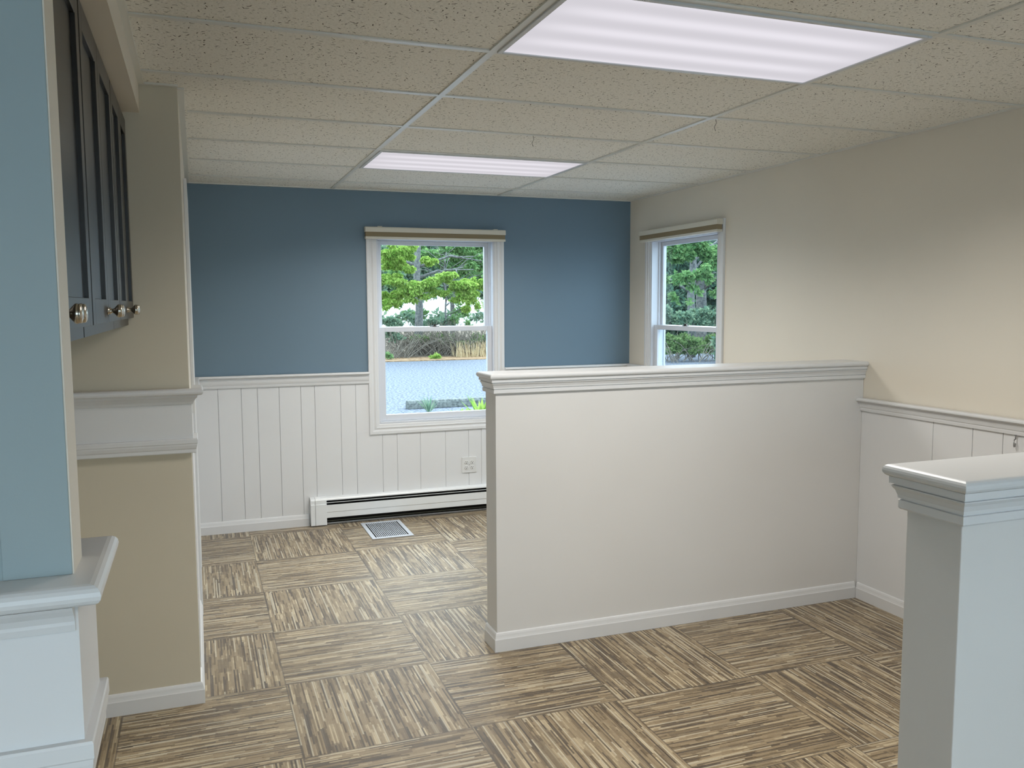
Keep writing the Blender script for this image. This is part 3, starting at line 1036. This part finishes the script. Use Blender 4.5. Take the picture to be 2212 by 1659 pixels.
twig_m = noise_mat('grey_twigs', (104, 98, 90), (140, 132, 120), 8)
bush('low leafy bush at the left of the brush, seen through the left window', [blob(845, 695, 29.6, 22, 1.3, .8), blob(860, 728, 29.3, 14, 1.2, .8), blob(838, 722, 29.4, 12)], 2400, .11, LM['pale'], 60, 2)
bush('tangled grey brush under the yellow green tree', [blob(915, 735, 30.2, 26, 2.0, .6), blob(965, 738, 30.0, 26, 1.6, .6)], 900, .09, LM['olive'], 420, 3)
bush('tangled dry brush with pale stalks at the right of the left window view', [blob(1010, 742, 29.6, 22, 1.5, .7), blob(1040, 735, 30, 22, 1.0, .9)], 1300, .10, LM['olive'], 260, 4)
bush('grey green bush crossed by branches between the two trunks, left window', [blob(900, 640, 32, 14, 1.6, .8), blob(950, 632, 32, 14, 1.6, .9), blob(1010, 645, 32.4, 14, 1.5, .9), blob(850, 655, 32, 14, 1.4, .8), blob(990, 672, 32, 14, 2, .8), blob(900, 680, 32, 14, 2, .8)], 3600, .13, LM['mid'], 90, 31)
bush('dim green bush just above the sash rail, left window', [blob(925, 700, 30.6, 18, 1.4, .7), blob(965, 695, 31, 16, 1.4, .8), blob(890, 690, 31, 14)], 2600, .12, LM['pale'], 40, 5)
bush('small weed at the asphalt edge in the middle of the left window', [blob(938, 771, 28.2, 5, 2.2, .6)], 160, .12, LM['bright'], 0, 6, 'weed', 'weed')
bush('leafy weed at the asphalt edge, left side of the left window', [blob(838, 768, 28.4, 6, 1.2, 1)], 160, .12, LM['mid'], 0, 7, 'weed', 'weed')
bm = bmesh.new()
rg = random.Random(4)
for _ in range(260):
    p = pt(rg.uniform(985, 1060), 772, 28.9)
    y = 28.9 + rg.uniform(-.5, .6)
    L = rg.uniform(.15, .6)
    tube([(p.x, y, GZ), (p.x + rg.uniform(-.12, .12), y, GZ + L)], [.012, .004], bm, 4)
o = obj('dry_grass', bm, LM['dry'])
tag(o, 'pale dry grass stalks along the leaf litter', 'dry grass', kind='stuff')
# dense green beyond, seen through both windows
bush('far green thicket behind the trees, haze put into its leaf colour, left window', [blob(px, v, 44 + (px % 3), 34, 1.2, 1.0) for px in (800, 845, 890, 935, 980, 1025, 1070, 1115) for v in (500, 550, 600)] + [blob(px, 632, 45, 17, 1.6, .8) for px in (815, 870, 925, 1000, 1050, 1100)] + [blob(px, 684, 46, 12, 2.6, .8) for px in (800, 880, 960, 1040, 1110)], 42000, .34, LM['pale'], 60, 9, ragged=False)

# seen through the right hand window
def pr(px, v, Y):
    return blob(px, v, Y, *([26]))
Y2 = 22.5
tree('broad leaved green tree filling the top of the right window', pt(1500, 760, Y2 + 3).x, Y2 + 3.2, 7.5, .16,
     [blob(1455, 540, Y2 + 1, 36), blob(1500, 530, Y2 + 1, 36), blob(1548, 545, Y2 + 1, 34), blob(1580, 600, Y2 + 1, 26), blob(1520, 590, Y2, 24), blob(1475, 600, Y2, 22, 1.2, .8), blob(1500, 625, Y2, 14), blob(1455, 640, Y2 + 1, 12), blob(1545, 630, Y2, 14), blob(1490, 650, Y2, 9), blob(1420, 600, Y2 + 1, 24)],
     12000, .15, LM['mid'], 21, 14, 2.4, .3)
tree('darker tree with a thick trunk in the middle of the right window', pt(1512, 760, Y2 + 6).x, Y2 + 6, 8, .24,
     [blob(1470, 560, Y2 + 5, 50), blob(1540, 560, Y2 + 5, 50), blob(1450, 650, Y2 + 5, 34), blob(1580, 650, Y2 + 5, 34), blob(1510, 690, Y2 + 6, 30)], 8000, .18, LM['dark'], 23, 10, 2.5)
bush('bluish green shrubs below the trees in the right window', [blob(1460, 690, Y2 + 2, 30, 1.2, .8), blob(1500, 690, Y2 + 2.4, 30, 1.2, .8), blob(1545, 690, Y2 + 2.2, 30, 1.2, .8), blob(1420, 680, Y2 + 2, 30)], 9000, .13, LM['pale'], 30, 12)
bush('lower yellow green shrubs at the bottom of the right window', [blob(1460, 740, Y2 + 1.4, 24, 1.3, .8), blob(1500, 742, Y2 + 1.4, 24, 1.3, .8), blob(1545, 738, Y2 + 1.4, 26, 1.2, .9), blob(1590, 735, Y2 + 1.4, 26), blob(1450, 757, Y2 + 1.2, 12, 1.8, .8), blob(1500, 757, Y2 + 1.2, 12, 1.8, .8), blob(1550, 757, Y2 + 1.2, 12, 1.8, .8)], 10000, .13, LM['olive'], 50, 13)
bush('tall light grass clump at the right edge of the right window', [blob(1553, 745, Y2 + .4, 12, .7, 1.8)], 700, .18, LM['pale'], 0, 14)
bush('far green thicket closing the right window view', [blob(1450, 600, 36, 100), blob(1560, 600, 36, 100), blob(1500, 560, 37, 90), blob(1500, 690, 36, 60, 2, 1)], 24000, .32, LM['dark'], 1, 15, ragged=False)

# wheel stop and weeds close to the building
wx, wy = 4.10, 15.4
d0, d1 = pt(868, 893, 14.6), pt(1058, 884, 14.9)
A_ = (Vector((d1.x, d1.y, 0)) - Vector((d0.x, d0.y, 0)))
ws = empty('wheel_stop', (3.50, 14.95, GZ), math.atan2(.02, 1))
tag(ws, 'weathered concrete wheel stop on the pale asphalt outside the left window', 'wheel stop')
bm = bmesh.new()
pr_ = [(-.10, 0), (-.085, .10), (-.055, .145), (.055, .145), (.085, .10), (.10, 0)]
A = [bm.verts.new((0, y, z)) for y, z in pr_]
B = [bm.verts.new((1.83, y, z)) for y, z in pr_]
A2 = [bm.verts.new((.10 if z > .05 else .04, y, z)) for y, z in pr_]
for i in range(len(pr_)):
    j = (i + 1) % len(pr_)
    bm.faces.new((A[i], A[j], A2[j], A2[i]))
    bm.faces.new((A2[i], A2[j], B[j], B[i]))
bm.faces.new(A)
bm.faces.new(B[::-1])
obj('concrete_block', bm, conc, ws, bevel=.012)


def weed(name, label, cx, cy, n, L, wd, mat, up_=1.4):
    rg = random.Random(int(cx * 100))
    bm = bmesh.new()
    for _ in range(n):
        a = rg.uniform(0, 2 * math.pi)
        d = Vector((math.cos(a), math.sin(a), up_ * rg.uniform(.5, 1.3))).normalized()
        q = d.cross(Vector((0, 0, 1))).normalized()
        l_ = L * rg.uniform(.5, 1.1)
        b_ = Vector((math.cos(a), math.sin(a), 0)) * .02
        ps = [b_, b_ + d * l_ * .45 + q * wd, b_ + d * l_ + Vector((0, 0, -.12 * l_)), b_ + d * l_ * .45 - q * wd]
        vs = [bm.verts.new(p) for p in ps]
        bm.faces.new((vs[0], vs[1], vs[2]))
        bm.faces.new((vs[0], vs[2], vs[3]))
    o = obj(name, bm, mat, loc=(cx, cy, GZ))
    tag(o, label, 'weed')
    return o


p = pt(930, 893, 14.2)
weed('weed', 'wispy pale weed growing in front of the concrete wheel stop', p.x, 14.3, 46, .36, .010, LM['pale'], 2.4)
p = pt(1040, 893, 12.6)
weed('weed', 'broad leaved bright green plant at the right end of the wheel stop', pt(1040, 890, 12.8).x, 12.8, 34, .58, .045, LM['bright'], 2.6)
weed('weed', 'small round leaved weed left of the bright green plant', pt(1000, 893, 13.6).x, 13.6, 26, .24, .035, LM['bright'], .8)
